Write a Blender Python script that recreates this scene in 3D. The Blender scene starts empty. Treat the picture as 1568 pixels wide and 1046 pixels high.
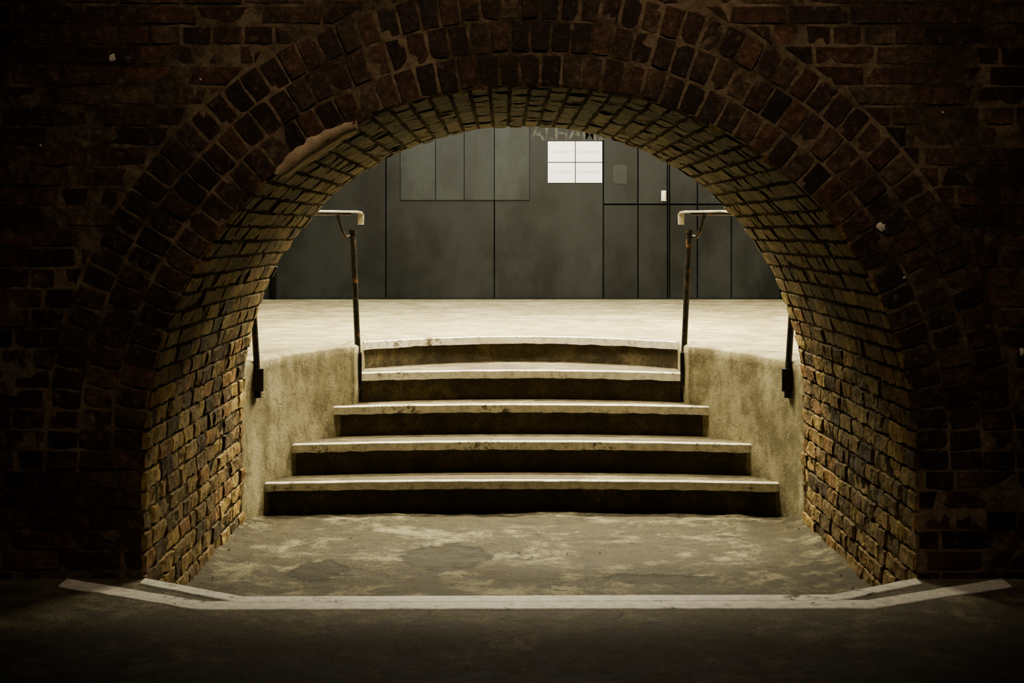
import bpy, math, random
from mathutils import noise, Vector
random.seed(11)
scene = bpy.context.scene
scene.view_settings.look = 'AgX - Medium High Contrast'

# ---------------------------------------------------------------- helpers
class MB:
    def __init__(s): s.v=[];s.f=[];s.c=[];s.m=[]
    def vert(s,p,c=(1,1,1)):
        s.v.append(tuple(p)); s.c.append((c[0],c[1],c[2],1)); return len(s.v)-1
    def face(s,idx,m=0): s.f.append(tuple(idx)); s.m.append(m)
    def quad(s,a,b,c,d,m=0,col=(1,1,1)):
        i=[s.vert(p,col) for p in (a,b,c,d)]; s.face(i,m)
    def box(s,x0,x1,y0,y1,z0,z1,m=0,col=(1,1,1),ch=0.0):
        if ch<=0:
            P=[(x,y,z) for x in (x0,x1) for y in (y0,y1) for z in (z0,z1)]
            i=[s.vert(p,col) for p in P]
            for f in ((0,1,3,2),(4,6,7,5),(0,4,5,1),(2,3,7,6),(0,2,6,4),(1,5,7,3)):
                s.face([i[k] for k in f],m)
        else:  # panel facing -y with chamfered front edge
            o=[(x0,y1,z0),(x1,y1,z0),(x1,y1,z1),(x0,y1,z1)]
            k=[(x0,y0+ch,z0),(x1,y0+ch,z0),(x1,y0+ch,z1),(x0,y0+ch,z1)]
            f=[(x0+ch,y0,z0+ch),(x1-ch,y0,z0+ch),(x1-ch,y0,z1-ch),(x0+ch,y0,z1-ch)]
            O=[s.vert(p,col) for p in o];K=[s.vert(p,col) for p in k];F=[s.vert(p,col) for p in f]
            s.face(F,m); s.face(O[::-1],m)
            for a in range(4):
                b=(a+1)%4
                s.face((K[a],K[b],F[b],F[a]),m); s.face((O[a],O[b],K[b],K[a]),m)
    def tube(s,pts,r,m=0,n=10,flat=None):
        pts=[Vector(p) for p in pts]; rings=[]
        for i,p in enumerate(pts):
            if i==0: t=pts[1]-p
            elif i==len(pts)-1: t=p-pts[i-1]
            else: t=(pts[i+1]-p).normalized()+(p-pts[i-1]).normalized()
            t.normalize()
            up=Vector((0,0,1)) if abs(t.z)<.9 else Vector((0,1,0))
            a=t.cross(up).normalized(); b=a.cross(t).normalized()
            rx,rz=(r,r) if flat is None else flat
            ring=[]
            for k in range(n):
                an=2*math.pi*(k+.5)/n
                ca,sa=math.cos(an),math.sin(an)
                if flat is not None:
                    q=.35
                    ca=math.copysign(abs(ca)**q,ca); sa=math.copysign(abs(sa)**q,sa)
                ring.append(s.vert(p+a*rx*ca+b*rz*sa))
            rings.append(ring)
        for i in range(len(rings)-1):
            for k in range(n):
                s.face((rings[i][k],rings[i][(k+1)%n],rings[i+1][(k+1)%n],rings[i+1][k]),m)
        s.face(rings[0][::-1],m); s.face(rings[-1],m)
    def make(s,name,mats,smooth=False,parent=None):
        me=bpy.data.meshes.new(name); me.from_pydata(s.v,[],s.f)
        ca=me.color_attributes.new('Col','FLOAT_COLOR','POINT')
        ca.data.foreach_set('color',[x for c in s.c for x in c])
        for m in mats: me.materials.append(m)
        me.polygons.foreach_set('material_index',s.m)
        if smooth: me.polygons.foreach_set('use_smooth',[True]*len(s.f))
        me.update()
        o=bpy.data.objects.new(name,me); scene.collection.objects.link(o)
        if parent: o.parent=parent
        return o

class NT:
    def __init__(s,name):
        s.mat=bpy.data.materials.new(name); s.mat.use_nodes=True
        s.t=s.mat.node_tree; s.t.nodes.clear()
        s.out=s.n('ShaderNodeOutputMaterial'); s.b=s.n('ShaderNodeBsdfPrincipled')
        s.l(s.b.outputs[0],s.out.inputs[0])
        s.co=s.n('ShaderNodeTexCoord').outputs['Object']
    def n(s,t,**k):
        x=s.t.nodes.new(t)
        for a,b in k.items(): setattr(x,a,b)
        return x
    def l(s,a,b): s.t.links.new(a,b)
    def setin(s,sock,v):
        if isinstance(v,bpy.types.NodeSocket): s.l(v,sock)
        else:
            if isinstance(v,tuple) and len(v)==3 and sock.type=='RGBA': v=(*v,1)
            sock.default_value=v
    def noise(s,scale,detail=6,rough=.6,stretch=None,dist=0):
        x=s.n('ShaderNodeTexNoise'); x.inputs['Scale'].default_value=scale
        x.inputs['Detail'].default_value=detail; x.inputs['Roughness'].default_value=rough
        x.inputs['Distortion'].default_value=dist
        if stretch:
            m=s.n('ShaderNodeMapping'); m.inputs['Scale'].default_value=stretch
            s.l(s.co,m.inputs[0]); s.l(m.outputs[0],x.inputs['Vector'])
        else: s.l(s.co,x.inputs['Vector'])
        return x.outputs[0]
    def ramp(s,f,a,b,va=0.,vb=1.):
        r=s.n('ShaderNodeMapRange'); r.interpolation_type='SMOOTHSTEP'
        s.setin(r.inputs[0],f)
        for i,v in zip((1,2,3,4),(a,b,va,vb)): r.inputs[i].default_value=v
        return r.outputs[0]
    def mix(s,f,a,b,mode='MIX'):
        m=s.n('ShaderNodeMix',data_type='RGBA',blend_type=mode)
        s.setin(m.inputs[0],f); s.setin(m.inputs[6],a); s.setin(m.inputs[7],b)
        return m.outputs[2]
    def math(s,op,a,b=0.):
        m=s.n('ShaderNodeMath',operation=op); s.setin(m.inputs[0],a); s.setin(m.inputs[1],b)
        return m.outputs[0]
    def bump(s,h,strength=.5,dist=.01,prev=None):
        b=s.n('ShaderNodeBump'); b.inputs['Strength'].default_value=strength
        b.inputs['Distance'].default_value=dist; s.l(h,b.inputs['Height'])
        if prev: s.l(prev,b.inputs['Normal'])
        return b.outputs[0]
    def fin(s,col,rough=.9,nrm=None,spec=.3,metal=0.):
        s.setin(s.b.inputs['Base Color'],col); s.setin(s.b.inputs['Roughness'],rough)
        s.b.inputs['Specular IOR Level'].default_value=spec
        s.b.inputs['Metallic'].default_value=metal
        if nrm: s.l(nrm,s.b.inputs['Normal'])
        return s.mat

def brick_mat(name,dirt,smear,smear_amt,dl=.45):
    k=NT(name); at=k.n('ShaderNodeAttribute',attribute_name='Col')
    c=at.outputs['Color']
    f=k.noise(38,8,.7); g=k.noise(3,7,.7); h=k.noise(160,3,.6)
    c=k.mix(k.ramp(f,.35,.7),k.mix(.6,c,(0,0,0)),c)
    c=k.mix(k.math('MULTIPLY',k.ramp(g,dl,dl+.2),.85),c,dirt)
    c=k.mix(k.math('MULTIPLY',k.ramp(f,.56,.7),smear_amt),c,smear)
    n1=k.bump(f,1.,.01); n2=k.bump(h,.8,.004,n1)
    return k.fin(c,.72,n2,.45)
def mortar_mat(name,c1,c2):
    k=NT(name); f=k.noise(30,8,.7); g=k.noise(2.5,8,.75)
    c=k.mix(k.ramp(f,.3,.7),c1,c2); c=k.mix(k.ramp(g,.42,.58,0,.85),c,tuple(x*.25 for x in c1))
    return k.fin(c,.95,k.bump(f,1,.01),.1)
def concrete_mat(name,dark,mid,light,lo=.5,hi=.66,crack=.6,rough=.8,bumpd=.008,stretch=None,patch=None,spec=.4,bs=1.7,fa=.85):
    k=NT(name)
    big=k.noise(bs,8,.7,stretch,.4); med=k.noise(9,8,.72); fine=k.noise(70,6,.7); grit=k.noise(260,2,.5)
    c=k.mix(k.ramp(med,.38,.6),dark,mid)
    mm=k.math('ADD',k.math('MULTIPLY',big,.65),k.math('MULTIPLY',med,.35))
    c=k.mix(k.ramp(mm,lo,hi),c,light)
    c=k.mix(k.ramp(fine,.5,.68,0,fa),c,tuple(x*.45 for x in dark))
    c=k.mix(k.ramp(grit,.62,.75,0,.6),c,tuple(min(1,x*1.7) for x in light))
    h=k.math('ADD',k.math('MULTIPLY',med,.8),k.math('MULTIPLY',fine,.4))
    if crack>0:
        vo=k.n('ShaderNodeTexVoronoi',feature='DISTANCE_TO_EDGE'); vo.inputs['Scale'].default_value=.8
        ad=k.n('ShaderNodeVectorMath',operation='ADD'); nn=k.n('ShaderNodeTexNoise'); nn.inputs['Scale'].default_value=3.5; nn.inputs['Detail'].default_value=8
        k.l(k.co,nn.inputs['Vector']); sc=k.n('ShaderNodeVectorMath',operation='SCALE'); sc.inputs[3].default_value=.5
        k.l(nn.outputs['Color'],sc.inputs[0]); k.l(k.co,ad.inputs[0]); k.l(sc.outputs[0],ad.inputs[1]); k.l(ad.outputs[0],vo.inputs['Vector'])
        e=k.ramp(vo.outputs['Distance'],.0,.008,1,0)
        e=k.math('MULTIPLY',e,k.ramp(big,.48,.62))
        c=k.mix(k.math('MULTIPLY',e,crack),c,(.01,.009,.006))
        h=k.math('SUBTRACT',h,k.math('MULTIPLY',e,.4))
    if patch:
        for (px,py,rx,ry) in patch:
            vm=k.n('ShaderNodeVectorMath',operation='SUBTRACT'); k.l(k.co,vm.inputs[0]); vm.inputs[1].default_value=(px,py,0)
            vs=k.n('ShaderNodeVectorMath',operation='MULTIPLY'); k.l(vm.outputs[0],vs.inputs[0]); vs.inputs[1].default_value=(1/rx,1/ry,0)
            vl=k.n('ShaderNodeVectorMath',operation='LENGTH'); k.l(vs.outputs[0],vl.inputs[0])
            d=k.math('ADD',vl.outputs['Value'],k.math('MULTIPLY',k.math('SUBTRACT',med,.5),1.6))
            inn=k.ramp(d,.8,1.05,1,0)
            rim=k.math('MULTIPLY',k.ramp(d,.86,.97),k.ramp(d,.97,1.08,1,0))
            c=k.mix(k.math('MULTIPLY',inn,.75),c,tuple(x*.6 for x in dark)); c=k.mix(k.math('MULTIPLY',rim,.3),c,(.012,.01,.007))
            h=k.math('SUBTRACT',h,k.math('MULTIPLY',inn,.25))
    nb=k.bump(h,1.,bumpd)
    return k.fin(c,k.ramp(med,.3,.7,rough-.12,rough+.1),nb,spec)
def paint_mat(name,col,under,wear=.6):
    k=NT(name); f=k.noise(26,8,.75); g=k.noise(4,5,.6)
    m=k.ramp(k.math('ADD',k.math('MULTIPLY',f,.6),k.math('MULTIPLY',g,.4)),wear-.03,wear+.03)
    c=k.mix(k.ramp(f,.4,.66,0,.6),col,tuple(x*.45 for x in col)); c=k.mix(m,c,under)
    return k.fin(c,.6,k.bump(f,.6,.004),.4)

M_brick=brick_mat('red_brick',(.024,.016,.012),(.27,.205,.145),.5,.42)
M_stock=brick_mat('stock_brick',(.05,.038,.018),(.5,.42,.22),.45,.5)
M_mort=mortar_mat('mortar_red',(.15,.112,.08),(.3,.23,.165))
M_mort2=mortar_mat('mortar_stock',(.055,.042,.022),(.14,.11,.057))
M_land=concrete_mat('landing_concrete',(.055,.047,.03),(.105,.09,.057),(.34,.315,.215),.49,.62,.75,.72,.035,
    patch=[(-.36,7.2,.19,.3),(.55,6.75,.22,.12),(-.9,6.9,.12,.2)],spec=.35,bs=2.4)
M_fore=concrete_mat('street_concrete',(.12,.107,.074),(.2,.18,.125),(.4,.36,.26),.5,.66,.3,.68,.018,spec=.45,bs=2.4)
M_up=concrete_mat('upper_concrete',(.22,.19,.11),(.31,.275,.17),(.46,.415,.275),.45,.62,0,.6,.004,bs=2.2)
M_plast=concrete_mat('side_plaster',(.19,.165,.1),(.28,.25,.155),(.45,.41,.28),.43,.62,.25,.8,.008,stretch=(2.2,2.2,.6),fa=.4)
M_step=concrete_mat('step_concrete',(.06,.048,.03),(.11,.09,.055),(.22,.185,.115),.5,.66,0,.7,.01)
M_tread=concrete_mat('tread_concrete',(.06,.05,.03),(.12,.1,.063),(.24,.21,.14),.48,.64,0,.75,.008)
M_white=paint_mat('nosing_paint',(.93,.91,.8),(.2,.17,.11),.575)
M_line=paint_mat('line_paint',(.95,.94,.88),(.14,.12,.09),.595)
M_spot=paint_mat('paint_spot',(.75,.7,.6),(.4,.3,.25),.7)

# ---------------------------------------------------------------- arch profile
A,B,ZS,NEXP=1.408,1.40,0.60,2.08
YF,YB=5.80,8.00
prof=[]
for i in range(13): prof.append((-A,ZS*i/12))
NS=400
for i in range(1,NS):
    th=math.pi-math.pi*i/NS; c,s=math.cos(th),math.sin(th)
    prof.append((A*math.copysign(abs(c)**(2/NEXP),c),ZS+B*abs(s)**(2/NEXP)))
for i in range(13): prof.append((A,ZS-ZS*i/12))
cum=[0]
for a,b in zip(prof,prof[1:]): cum.append(cum[-1]+math.dist(a,b))
L=cum[-1]
import bisect
def P(u):
    u=min(max(u,0),L-1e-6); i=min(bisect.bisect_right(cum,u)-1,len(prof)-2)
    t=(u-cum[i])/(cum[i+1]-cum[i]); a,b=prof[i],prof[i+1]
    x=a[0]+(b[0]-a[0])*t; z=a[1]+(b[1]-a[1])*t
    i0=max(0,i-3);i1=min(len(prof)-1,i+4)
    dx,dz=prof[i1][0]-prof[i0][0],prof[i1][1]-prof[i0][1]; l=math.hypot(dx,dz)
    return x,z,dz/l,-dx/l   # inward normal

def brick(mb,fn,u0,u1,v0,v1,prot,col,rough=.003,nu=7,nv=4,e=.0035,rec=-.008,tl=.002):
    lu,lv=abs(u1-u0),abs(v1-v0)
    eu,ev=min(.3,e/lu),min(.3,e/lv)
    fu=[0]+[eu+(1-2*eu)*i/(nu-3) for i in range(nu-2)]+[1]
    fv=[0]+[ev+(1-2*ev)*i/(nv-3) for i in range(nv-2)]+[1]
    sd=random.uniform(0,100); tilt=random.uniform(-tl,tl); tilt2=random.uniform(-tl,tl)
    g=[]
    for i,a in enumerate(fu):
        r=[]
        for j,b in enumerate(fv):
            u=u0+(u1-u0)*a; v=v0+(v1-v0)*b
            ed=(i in(0,nu-1)) or (j in(0,nv-1))
            q=Vector((a*lu*22+sd,b*lv*22,sd*.7))
            w=rec if ed else prot+tilt*(a-.5)*2+tilt2*(b-.5)*2+noise.noise(q)*rough*1.2
            if not ed and (i in(1,nu-2)) and (j in(1,nv-2)): w-=random.uniform(0,.005)
            u+=noise.noise(q+Vector((5,0,0)))*rough*1.2; v+=noise.noise(q+Vector((0,9,0)))*rough*1.2
            k=1+noise.noise(q*.5)*.25
            r.append(mb.vert(fn(u,v,w),tuple(c*k for c in col)))
        g.append(r)
    for i in range(nu-1):
        for j in range(nv-1):
            mb.face((g[i][j],g[i+1][j],g[i+1][j+1],g[i][j+1]))
red=[(.16,.082,.053),(.125,.066,.045),(.19,.1,.064),(.085,.05,.038),(.185,.125,.08),(.145,.088,.06),(.06,.04,.033)]
stk=[(.35,.24,.09),(.27,.178,.068),(.42,.3,.115),(.2,.132,.053),(.31,.175,.068),(.38,.28,.12),(.12,.08,.036)]
def pick(p,wts=None,f=1.):
    c=random.choice(p) if wts is None else random.choices(p,wts)[0]
    k=random.uniform(.75,1.25)*f; return tuple(x*k for x in c)

# front coursed brickwork
RT=.36; HC=.0735
mb=MB()
def xin(z):
    if z<ZS: return A+.002
    t=(z-ZS)/(B+RT)
    return 0 if t>=1 else (A+RT)*(1-t**NEXP)**(1/NEXP)+.006
for side in (-1,1):
    z=ZS+.002-6*HC; row=0
    while z<3.6:
        zb,zt=z+.004,z+HC-.004
        zm_=(zb+zt)/2; above=zm_>ZS
        xi=xin(zm_)
        x=0.02+(row%2)*.056+random.uniform(-.01,.01) + (0.01 if side>0 else .06)
        header=(row%4==3)
        while x<4.2:
            w=(.1125 if header else .225)
            if random.random()<.08: w=.1125
            x0,x1=x+.004,x+w-.004
            if x1>xi+.03:
                def fn(u,v,wd,side=side,above=above):
                    xx=max(u,xin(max(v,ZS+.001)) if above else A+.002)
                    return (side*xx,YF-wd,v)
                brick(mb,fn,max(x0,xi-.03) if x0<xi else x0,x1,zb+random.uniform(-.0015,.0015),zt+random.uniform(-.0015,.0015),
                      random.uniform(.000,.006),pick(red,[5,5,3,3,2,4,1]),.004)
            x+=w
        z+=HC; row+=1
# voussoir rings
Lr0=ZS; Lr1=L-ZS
for ring in range(3):
    r0=ring*.12+.004; r1=ring*.12+.116
    length=(Lr1-Lr0)+math.pi*(ring+.5)*.12
    n=round(length/.0755)
    for i in range(n):
        a=(Lr1-Lr0)/n
        g=.0038*(Lr1-Lr0)/length
        ua=Lr0+a*i+g; ub=Lr0+a*(i+1)-g
        def fn(u,v,wd):
            x,z,nx,nz=P(u); return (x-nx*v,YF-wd,z-nz*v)
        rr0=r0+random.uniform(-.004,.003); rr1=r1+random.uniform(-.005,.004)
        if ring==0: rr0=random.uniform(-.006,.008)
        brick(mb,fn,ua,ub,rr0,rr1,random.uniform(.001,.009),pick(red,[5,5,3,4,3,5,3]),.0045,nu=5,nv=6)
wall_front_bricks=mb

# tunnel bricks (shade painted into the brick colour towards the crown, countering floor bounce)
mt=MB()
nc=round(L/.0745); du=L/nc
def ft(u,v,w):
    x,z,nx,nz=P(u); 
    return (x+nx*w,v,z+nz*w)
for i in range(nc):
    u0,u1=i*du+.0045,(i+1)*du-.0045
    crown_shade=1.1-.65*max(0,math.sin(math.pi*(u0/L-.2)/.6)) if .2<u0/L<.8 else 1.1
    off=[0,.1125,.05,.17][i%4]+random.uniform(-.01,.01)
    y=YF-.225+off%.225
    while y<YB:
        w=.225 if random.random()<.8 else .1125
        y0,y1=max(y+.005,YF-.004),min(y+w-.005,YB)
        if y1-y0>.03:
            low=(u0<.9 or u1>L-.9)
            brick(mt,ft,u0,u1,y0,y1,random.uniform(.001,.014 if low else .011),pick(stk,[4,5,3,4,3,3,3],crown_shade*(1.15 if low else 1)),.008 if low else .0045,nu=6,nv=10,e=.004,rec=-.007,tl=.0025)
        y+=w
# ---------------------------------------------------------------- arch wall
core=MB()
WX,WT=4.2,3.65
def outer(x,z):
    if z<=ZS+1e-6 and abs(abs(x)-A)<1e-4: return (math.copysign(WX,x),z)
    dx,dz=x,z-ZS
    t=min(WX/abs(dx) if abs(dx)>1e-6 else 1e9,(WT-ZS)/dz if dz>1e-6 else 1e9)
    return (dx*t,ZS+dz*t)
for yy in (YF,YB):
    for i in range(len(prof)-1):
        a,b=prof[i],prof[i+1]; oa,ob=outer(*a),outer(*b)
        pts=[(a[0],yy,a[1]),(b[0],yy,b[1]),(ob[0],yy,ob[1]),(oa[0],yy,oa[1])]
        if abs(oa[0])>=WX-1e-6 and ob[1]>=WT-1e-6 and oa[1]<WT-1e-6: pts.insert(3,(-WX,yy,WT))
        if abs(ob[0])>=WX-1e-6 and oa[1]>=WT-1e-6 and ob[1]<WT-1e-6: pts.insert(3,(WX,yy,WT))
        core.face([core.vert(p) for p in pts],0)
for i in range(len(prof)-1):
    a,b=prof[i],prof[i+1]
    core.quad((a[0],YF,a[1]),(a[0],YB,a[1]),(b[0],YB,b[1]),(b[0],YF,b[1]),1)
core.quad((-WX,YF,WT),(WX,YF,WT),(WX,YB,WT),(-WX,YB,WT))
for sx in (-WX,WX): core.quad((sx,YF,0),(sx,YB,0),(sx,YB,WT),(sx,YF,WT))
wall=bpy.data.objects.new('wall_front_brick_arch',None); scene.collection.objects.link(wall)
core.make('mortar_core',[M_mort,M_mort2],parent=wall)
wall_front_bricks.make('facing_bricks_and_voussoirs',[M_brick],False,wall)
mt.make('tunnel_lining_bricks',[M_stock],False,wall)
# mortar repair patch on the arris
pm=MB(); g=[]
xsl=[p[0] for p in prof[12:212]]
ua,ub=cum[bisect.bisect_left(xsl,-.93)+12],cum[bisect.bisect_left(xsl,-.63)+12]
for i in range(41):
    r=[]; t=i/40; en=math.sin(math.pi*t)**.5
    wdt=.03+.24*en*(1+.35*noise.noise(Vector((t*6,0,0))))
    for j in range(11):
        f=(j-1)/9; u=ua+(ub-ua)*t; x,z,nx,nz=P(u)
        if j==0:
            q=.03*en*(1+.5*noise.noise(Vector((t*11,4,0)))); r.append(pm.vert((x-nx*q,YF-.004,z-nz*q))); continue
        if j==1:
            r.append(pm.vert((x-nx*.006,YF-.016*en,z-nz*.006))); continue
        ed=(i in(0,40)) or j==10
        w=-.002 if ed else .022+.005*noise.noise(Vector((t*9,f*3,2)))
        r.append(pm.vert((x+nx*w,YF-.012+wdt*f,z+nz*w)))
    g.append(r)
for i in range(40):
    for j in range(10): pm.face((g[i][j],g[i+1][j],g[i+1][j+1],g[i][j+1]))
M_rep=concrete_mat('repair_mortar',(.42,.32,.22),(.55,.43,.3),(.66,.54,.4),crack=0,bumpd=.004,fa=.4)
pm.make('mortar_repair_patch',[M_rep],True,wall)
# stray paint splashes on the brickwork
sp=MB()
for (x,z,r) in ((-1.52,2.10,.014),(1.275,1.485,.017),(1.79,1.03,.014),(1.36,1.3,.006),(-1.2,2.02,.005),(1.5,1.9,.005),(-1.78,1.78,.005)):
    c=sp.vert((x,YF-.014,z)); ring=[]
    for k in range(14):
        an=k/14*6.283; rr=r*random.uniform(.6,1.15)
        ring.append(sp.vert((x+rr*math.cos(an),YF-.006,z+rr*1.1*math.sin(an))))
    for k in range(14): sp.face((c,ring[(k+1)%14],ring[k]))
sp.make('paint_splashes',[M_spot],True,wall)

# ---------------------------------------------------------------- floors
ZF=.205
edge=[(-A,YF),(-.996,5.50),(1.045,5.53),(A,YF)]
fl=MB()
poly=[(-WX,YF)]+edge+[(WX,YF),(WX,-3),(-WX,-3)]
fl.face([fl.vert((x,y,ZF)) for x,y in poly][::-1])
for a,b in zip(edge,edge[1:]): fl.quad((a[0],a[1],ZF),(b[0],b[1],ZF),(b[0],b[1],-.05),(a[0],a[1],-.05))
fl.make('floor_street',[M_fore])
ld=MB()
nx,ny=110,110
g=[[ld.vert((-A-.01+(2*A+.02)*i/nx,5.45+(8.5-5.45)*j/ny,
    .012*noise.noise(Vector((i*.09,j*.09,0)))+.006*noise.noise(Vector((i*.33,j*.33,3)))+.03*max(0,(abs(i/nx*2-1)-.91)/.09)**2)) for j in range(ny+1)] for i in range(nx+1)]
for i in range(nx):
    for j in range(ny): ld.face((g[i][j],g[i+1][j],g[i+1][j+1],g[i][j+1]))
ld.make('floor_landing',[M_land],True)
rb=MB()
for k in range(60):
    sd=random.choice((-1,1)); x=sd*(A-abs(random.gauss(0,.03))-.015); y=random.uniform(5.9,8.0); r=random.uniform(.003,.008)
    if k>45: x=random.uniform(-1.2,1.2); y=random.uniform(6.3,8.1); r*=.6
    vs=[]
    for d in ((1,0,0),(0,1,0),(-1,0,0),(0,-1,0),(0,0,1),(0,0,-1)):
        q=r*random.uniform(.6,1.3); vs.append(rb.vert((x+d[0]*q,y+d[1]*q,.01+d[2]*q*.8)))
    for a in range(4):
        b=(a+1)%4; rb.face((vs[a],vs[b],vs[4])); rb.face((vs[b],vs[a],vs[5]))
rb.make('rubble_chips',[M_tread])

# painted lines
def strip(mb,pts,w,z0,h=.004,seg=.02):
    P2=[]
    for (a,b) in zip(pts,pts[1:]):
        n=max(2,int(math.dist(a,b)/seg))
        for i in range(n): P2.append((a[0]+(b[0]-a[0])*i/n,a[1]+(b[1]-a[1])*i/n))
    P2.append(pts[-1]); rows=[]
    for i,(x,y) in enumerate(P2):
        j1=.004*noise.noise(Vector((x*14,1,0))); j2=.006*noise.noise(Vector((x*14,7,0)))
        rows.append([mb.vert(p) for p in ((x,y+j1,z0),(x,y-.003+j1,z0+h),(x,y-w+.003+j2,z0+h),(x,y-w+j2,z0))])
    for a,b in zip(rows,rows[1:]):
        for k in range(3): mb.face((a[k],a[k+1],b[k+1],b[k]))
ln=MB()
strip(ln,[(-1.40,5.79),(-.996,5.497),(1.045,5.527),(1.40,5.79)],.09,ZF,.005)
strip(ln,[(-1.68,5.785),(-1.12,5.43),(1.15,5.45),(1.71,5.785)],.12,ZF,.004)
ln.make('painted_floor_lines',[M_line])

# ---------------------------------------------------------------- stairs
ZU=.835
wallc=[(7.98,1.409),(8.1,1.385),(8.25,1.337),(8.48,1.228),(8.66,1.12),(8.78,1.03),(8.86,.955),(8.92,.92),(9.22,.905)]
def smoothcurve(pts,n=60):
    out=[]
    for i in range(len(pts)-1):
        p0=pts[max(i-1,0)];p1=pts[i];p2=pts[i+1];p3=pts[min(i+2,len(pts)-1)]
        for k in range(8):
            t=k/8
            out.append(tuple(.5*((2*p1[d])+(-p0[d]+p2[d])*t+(2*p0[d]-5*p1[d]+4*p2[d]-p3[d])*t*t+(-p0[d]+3*p1[d]-3*p2[d]+p3[d])*t**3) for d in (0,1)))
    out.append(pts[-1]); return out
wc=smoothcurve(wallc)
def wall_y(h):
    h=abs(h)
    if h<=.905: return 99
    for a,b in zip(wc,wc[1:]):
        if b[1]<=h<=a[1]: return a[0]+(b[0]-a[0])*(a[1]-h)/max(1e-6,a[1]-b[1])
    return 8.0
def arc_y(x): return 9.70-.52*(x/.91)**2
st=MB()
steps=[(.17,8.35,.09,1.33),(.34,8.62,.13,1.217),(.51,8.90,.14,1.09),(.68,9.13,.17,.88)]
def course(z,zb,yc,bow,xe,xx,back):
    N=64; rows=[]
    for i in range(N+1):
        x=-xx+2*xx*i/N; y=yc-bow*(x/xe)**2
        j=.004*noise.noise(Vector((x*11,z*20,0))); jz=.0018*noise.noise(Vector((x*9,z*20,5)))
        j3=.006*noise.noise(Vector((x*17,z*20,9)))
        yb=max(y+.04,min(y+back,wall_y(x)+.02))
        sec=[(y+.03,zb),(y+.03,z-.050+j3),(y+.002+j,z-.048+j3),(y+j,z-.007+jz),(y+.007+j,z+jz),(y+.022,z+jz*.5),(yb,z)]
        rows.append([st.vert((x,a,b)) for a,b in sec])
    ms=[0,0,1,1,1,2]
    for a,b in zip(rows,rows[1:]):
        for k in range(6): st.face((a[k],b[k],b[k+1],a[k+1]),ms[k])
zb=-.02
for (z,yc,bow,xe) in steps:
    course(z,zb,yc,bow,xe,xe+.02,.6); zb=z-.01
course(ZU+.004,zb,9.70,.52,.91,.905,.075)
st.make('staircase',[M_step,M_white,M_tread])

for sd,nm in ((-1,'wall_stair_left'),(1,'wall_stair_right')):
    w=MB(); rows=[]
    for (y,h) in wc:
        r=[]; zt=ZU-.034+.036*min(1,max(0,(y-8.0)/.9))
        for k in range(21):
            z=-.02+(zt-.012+.02)*k/20
            r.append(w.vert((sd*(h+.008*noise.noise(Vector((y*6,z*6,sd)))),y,z)))
        jz=.007*noise.noise(Vector((y*25,0,sd)))
        r.append(w.vert((sd*(h+.012+jz),y,zt+jz)))
        r.append(w.vert((sd*(h+.09),y+.03,ZU+.002)))
        r.append(w.vert((sd*(h+.09),y+.03,-.02)))
        rows.append(r)
    for a,b in zip(rows,rows[1:]):
        for k in range(len(a)-1): w.face((a[k],b[k],b[k+1],a[k+1]) )
    w.face(rows[-1])
    w.make(nm,[M_plast],True)

# upper floor with stairwell cut-out
YW=15.19
up=MB()
bd=[(-h-.085,y+.02) for (y,h) in wc if y>8.0]; 
bd=[(-WX,8.0),(-1.49,8.0)]+bd[:-1]
arc=[( -.91+1.82*i/30, arc_y(-.91+1.82*i/30)+.03) for i in range(31)]
bd+=arc+[(-x,y) for x,y in reversed(bd)]
for (a,b) in zip(bd,bd[1:]):
    if b[0]-a[0]>1e-5: up.quad((a[0],a[1],ZU),(b[0],b[1],ZU),(b[0],YW+.02,ZU),(a[0],YW+.02,ZU))
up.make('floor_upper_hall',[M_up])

# ---------------------------------------------------------------- back hall
k=NT('slate_paint'); f=k.noise(2.2,7,.65,(1,1,.6)); g_=k.noise(30,6,.7)
at=k.n('ShaderNodeAttribute',attribute_name='Col').outputs['Color']
c=k.mix(k.ramp(f,.35,.7),(.0055,.007,.0072),(.019,.022,.0215)); c=k.mix(k.ramp(g_,.6,.75,0,.3),c,(.05,.052,.047)); c=k.mix(1.,c,at,'MULTIPLY')
M_slate=k.fin(c,k.ramp(f,.3,.7,.38,.6),k.bump(g_,.15,.002),.35)
k=NT('hall_wall'); f=k.noise(6,6); M_hall=k.fin(k.mix(f,(.05,.047,.04),(.09,.085,.07)),.9,k.bump(f,.4,.005))
k=NT('gap_black'); M_gap=k.fin(k.mix(k.noise(9),(.003,.003,.003),(.008,.008,.007)),.9)
wb=MB(); wb.box(-WX,WX,YW+.035,YW+.2,.7,3.65); wb.make('wall_back',[M_gap])
hd=MB()
def col(b=1.): 
    q=random.uniform(.8,1.2)*b; return (q,q,q)
xs=[-4.15,-3.3,-2.287,-1.222,-.188,.851]
for a,b in zip(xs,xs[1:]): hd.box(a+.004,b-.004,YW,YW+.03,ZU+.012,3.6,0,col(),.003)
for a,b in zip([-1.085,-.749,-.475,-.188],[-.749,-.475,-.188,.148]):
    hd.box(a+.002,b-.002,YW-.016,YW,1.778,2.62,0,col(1.7),.003)
hd.make('hoarding_panels',[M_slate])
dr=MB()
xs=[.851,1.181,1.462,1.482,1.748,2.072,2.539,3.2,4.15]
for a,b in zip(xs,xs[1:]):
    dr.box(a+.004,b-.004,YW-.004,YW+.026,ZU+.012,1.733,0,col(),.003)
    dr.box(a+.004,b-.004,YW-.004,YW+.026,1.745,3.2,0,col(1.4),.003)
dr.make('cupboard_doors',[M_slate])
tb=MB(); tb.box(-4.15,4.15,YW-.03,YW-.004,ZU,ZU+.014,0,(.4,.4,.4)); tb.make('baseboard_back',[M_slate])
pt=MB()
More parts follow.
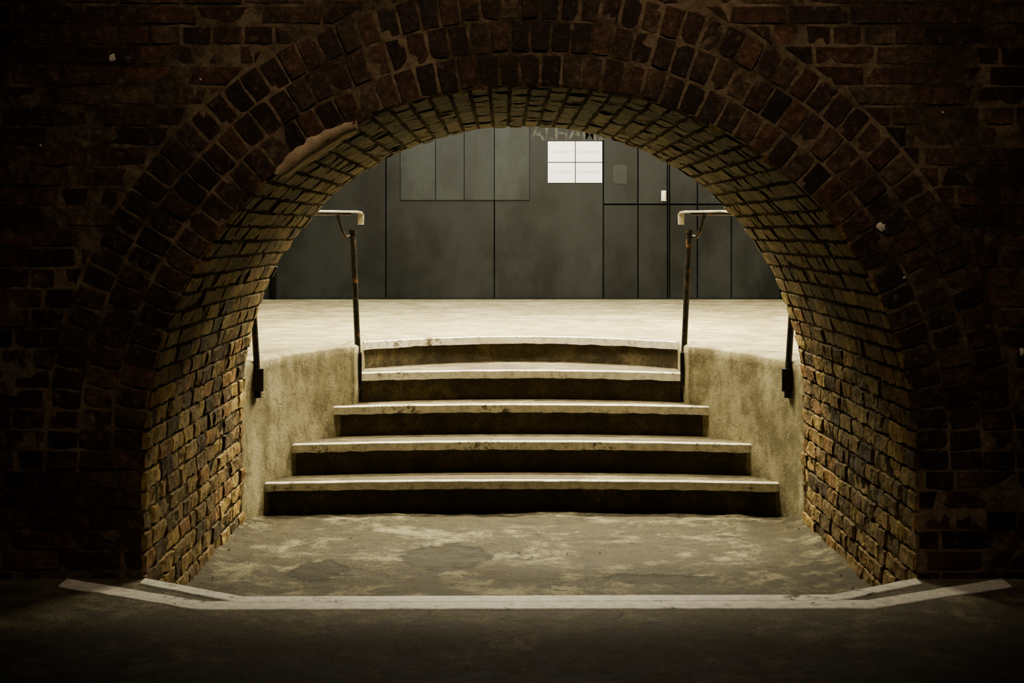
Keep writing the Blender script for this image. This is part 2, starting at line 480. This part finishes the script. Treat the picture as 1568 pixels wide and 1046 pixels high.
for x in (-2.29,2.56): pt.tube([(x,YW-.05,ZU),(x,YW-.05,3.6)],.03,0,12)
pt.make('wall_conduits',[M_gap],True)
lt=MB(); lt.box(1.402,1.448,YW-.035,YW-.004,1.77,1.87,0,(1,1,1),.006); lt.box(1.412,1.438,YW-.05,YW-.035,1.79,1.85,0,(1,1,1),.004)
k=NT('ivory_plastic'); M_iv=k.fin(k.mix(k.noise(20),(.75,.73,.62),(.85,.82,.72)),.4)
lt.make('wall_switch',[M_iv])
k=NT('faded_paper'); M_fp=k.fin(k.mix(k.noise(8),(.03,.033,.03),(.052,.056,.05)),.7)
fp=MB(); fp.box(.94,1.075,YW-.008,YW-.0045,1.935,2.115); fp.make('wall_faded_notice',[M_fp])
# notices
k=NT('white_paper'); M_pap=k.fin(k.mix(k.noise(5),(.93,.95,.96),(.96,.98,.99)),.6)
no=MB()
X0,X1,Z0,Z1=.322,.839,1.945,2.338; xm,zm=.584,2.139
for (a,b) in ((X0,xm-.004),(xm+.004,X1)):
    for (c0,d0) in ((Z0,zm-.004),(zm+.004,Z1)): no.box(a,b,YW-.010,YW-.001,c0,d0,0,(1,1,1),.001)
notice=no.make('paper_notices',[M_pap])
k=NT('ink'); M_ink=k.fin(k.mix(k.noise(20),(.45,.45,.43),(.6,.6,.58)),.7)
k=NT('faded_lettering'); M_let=k.fin(k.mix(k.ramp(k.noise(14),.4,.6),(.035,.036,.031),(.09,.088,.074)),.8)
def text(body,size,x,y,z,mat,name,parent=None,bold=0):
    cu=bpy.data.curves.new(name,'FONT'); cu.body=body; cu.size=size; cu.extrude=.0006; cu.offset=bold
    cu.materials.append(mat); o=bpy.data.objects.new(name,cu); scene.collection.objects.link(o)
    o.location=(x,y,z); o.rotation_euler=(math.pi/2,0,0)
    if parent: o.parent=parent
    return o
for (tx,tz) in ((X0+.02,zm+.09),(xm+.02,zm+.09),(X0+.02,Z0+.09),(xm+.02,Z0+.09)):
    text('CLOAKROOM',.034,tx,YW-.0115,tz,M_ink,'notice_text',notice)
text('ALHAMBRA',.19,.16,YW-.002,2.355,M_let,'wall_lettering',None,.004)
cl=MB(); cl.box(-WX,WX,YF,YW+.2,3.65,3.75); cl.make('ceiling',[M_hall])
for sx,nm in ((-WX,'wall_left'),(WX,'wall_right')):
    w=MB(); w.box(min(sx,sx*1.03),max(sx,sx*1.03),YB,YW+.2,ZU-.1,3.65); w.make(nm,[M_hall])

# ---------------------------------------------------------------- handrails
k=NT('rusty_black_steel'); f=k.noise(22,7,.7); c=k.mix(k.ramp(f,.55,.66),(.018,.016,.014),(.2,.08,.027))
M_steel=k.fin(c,k.ramp(f,.4,.7,.35,.8),k.bump(f,.4,.002),.5)
k=NT('rail_grip'); f=k.noise(16,6,.7); M_grip=k.fin(k.mix(k.ramp(f,.45,.7),(.62,.6,.5),(.25,.2,.13)),.4,None,.5)
for n,sd in enumerate((-1,1)):
    h=MB(); s=sd
    base=(s*.915,8.98,.70); top=(s*.948,8.98,1.47)
    h.tube([(s*.912,8.98,.60),base,top],.0165,0,12)
    h.tube([(s*.948,8.98,1.462),(s*.948,8.98,1.482)],.021,0,12)
    h.box(min(s*.895,s*.935),max(s*.895,s*.935),8.945,8.965,.60,.79,0)
    h.box(min(s*.90,s*.945),max(s*.90,s*.945),8.955,9.005,.76,.795,0)
    h.tube([(s*.948,8.98,1.45),(s*.985,8.95,1.44),(s*.999,8.93,1.47),(s*1.03,8.90,1.575)],.0105,0,8)
    h.tube([(s*.905,8.995,1.512),(s*.904,9.0,1.565),(s*.908,8.998,1.579),(s*.93,8.98,1.583),(s*1.03,8.90,1.583),(s*1.12,8.78,1.583),(s*1.19,8.66,1.575),
            (s*1.29,8.45,1.47),(s*1.385,8.22,1.34),(s*1.40,8.15,1.30)],.02,1,12,flat=(.018,.0065))
    h.tube([(s*.96,8.955,1.569),(s*1.03,8.90,1.569),(s*1.12,8.78,1.569),(s*1.19,8.66,1.562),(s*1.29,8.45,1.457),(s*1.385,8.22,1.327)],.012,0,8,flat=(.014,.008))
    h.tube([(s*1.354,8.16,.62),(s*1.362,8.16,.80),(s*1.395,8.17,1.31)],.0165,0,12)
    h.box(min(s*1.325,s*1.385),max(s*1.325,s*1.385),8.135,8.155,.655,.77,0)
    h.make('handrail' if n==0 else 'handrail.001',[M_steel,M_grip],False)

# ---------------------------------------------------------------- lights
def area(name,loc,rot,sx,sy,e,c):
    l=bpy.data.lights.new(name,'AREA'); l.shape='RECTANGLE'; l.size=sx; l.size_y=sy; l.energy=e; l.color=c
    o=bpy.data.objects.new(name,l); o.location=loc; o.rotation_euler=rot; scene.collection.objects.link(o); return o
warm=(1,.895,.61)
area('hall_light_main',(.5,10.6,3.6),(0,0,0),3.8,.5,640,warm)
area('hall_light_front',(0,8.9,3.6),(0,0,0),2.6,.3,250,warm)
area('hall_light_rear',(0,13.9,3.6),(0,0,0),3.0,.3,110,(1,.97,.88))
l=bpy.data.lights.new('street_spot','SPOT'); l.energy=300; l.spot_size=math.radians(64); l.spot_blend=1; l.shadow_soft_size=.12; l.color=(1,.8,.56)
o=bpy.data.objects.new('street_spot',l); o.location=(.2,2.6,4.9); scene.collection.objects.link(o)
o.rotation_euler=(Vector((0.05,5.8,2.05))-o.location).to_track_quat('-Z','Y').to_euler()
w=bpy.data.worlds.new('World'); scene.world=w; w.use_nodes=True
w.node_tree.nodes['Background'].inputs[0].default_value=(.9,.75,.55,1); w.node_tree.nodes['Background'].inputs[1].default_value=.014

# ---------------------------------------------------------------- camera
cam=bpy.data.cameras.new('camera'); co=bpy.data.objects.new('camera',cam); scene.collection.objects.link(co)
co.location=(-.095,0,1.46); co.rotation_euler=(math.pi/2,0,0)
cam.sensor_width=36; cam.lens=2440/1568*36
cam.shift_x=.0077; cam.shift_y=-165/1568
scene.camera=co
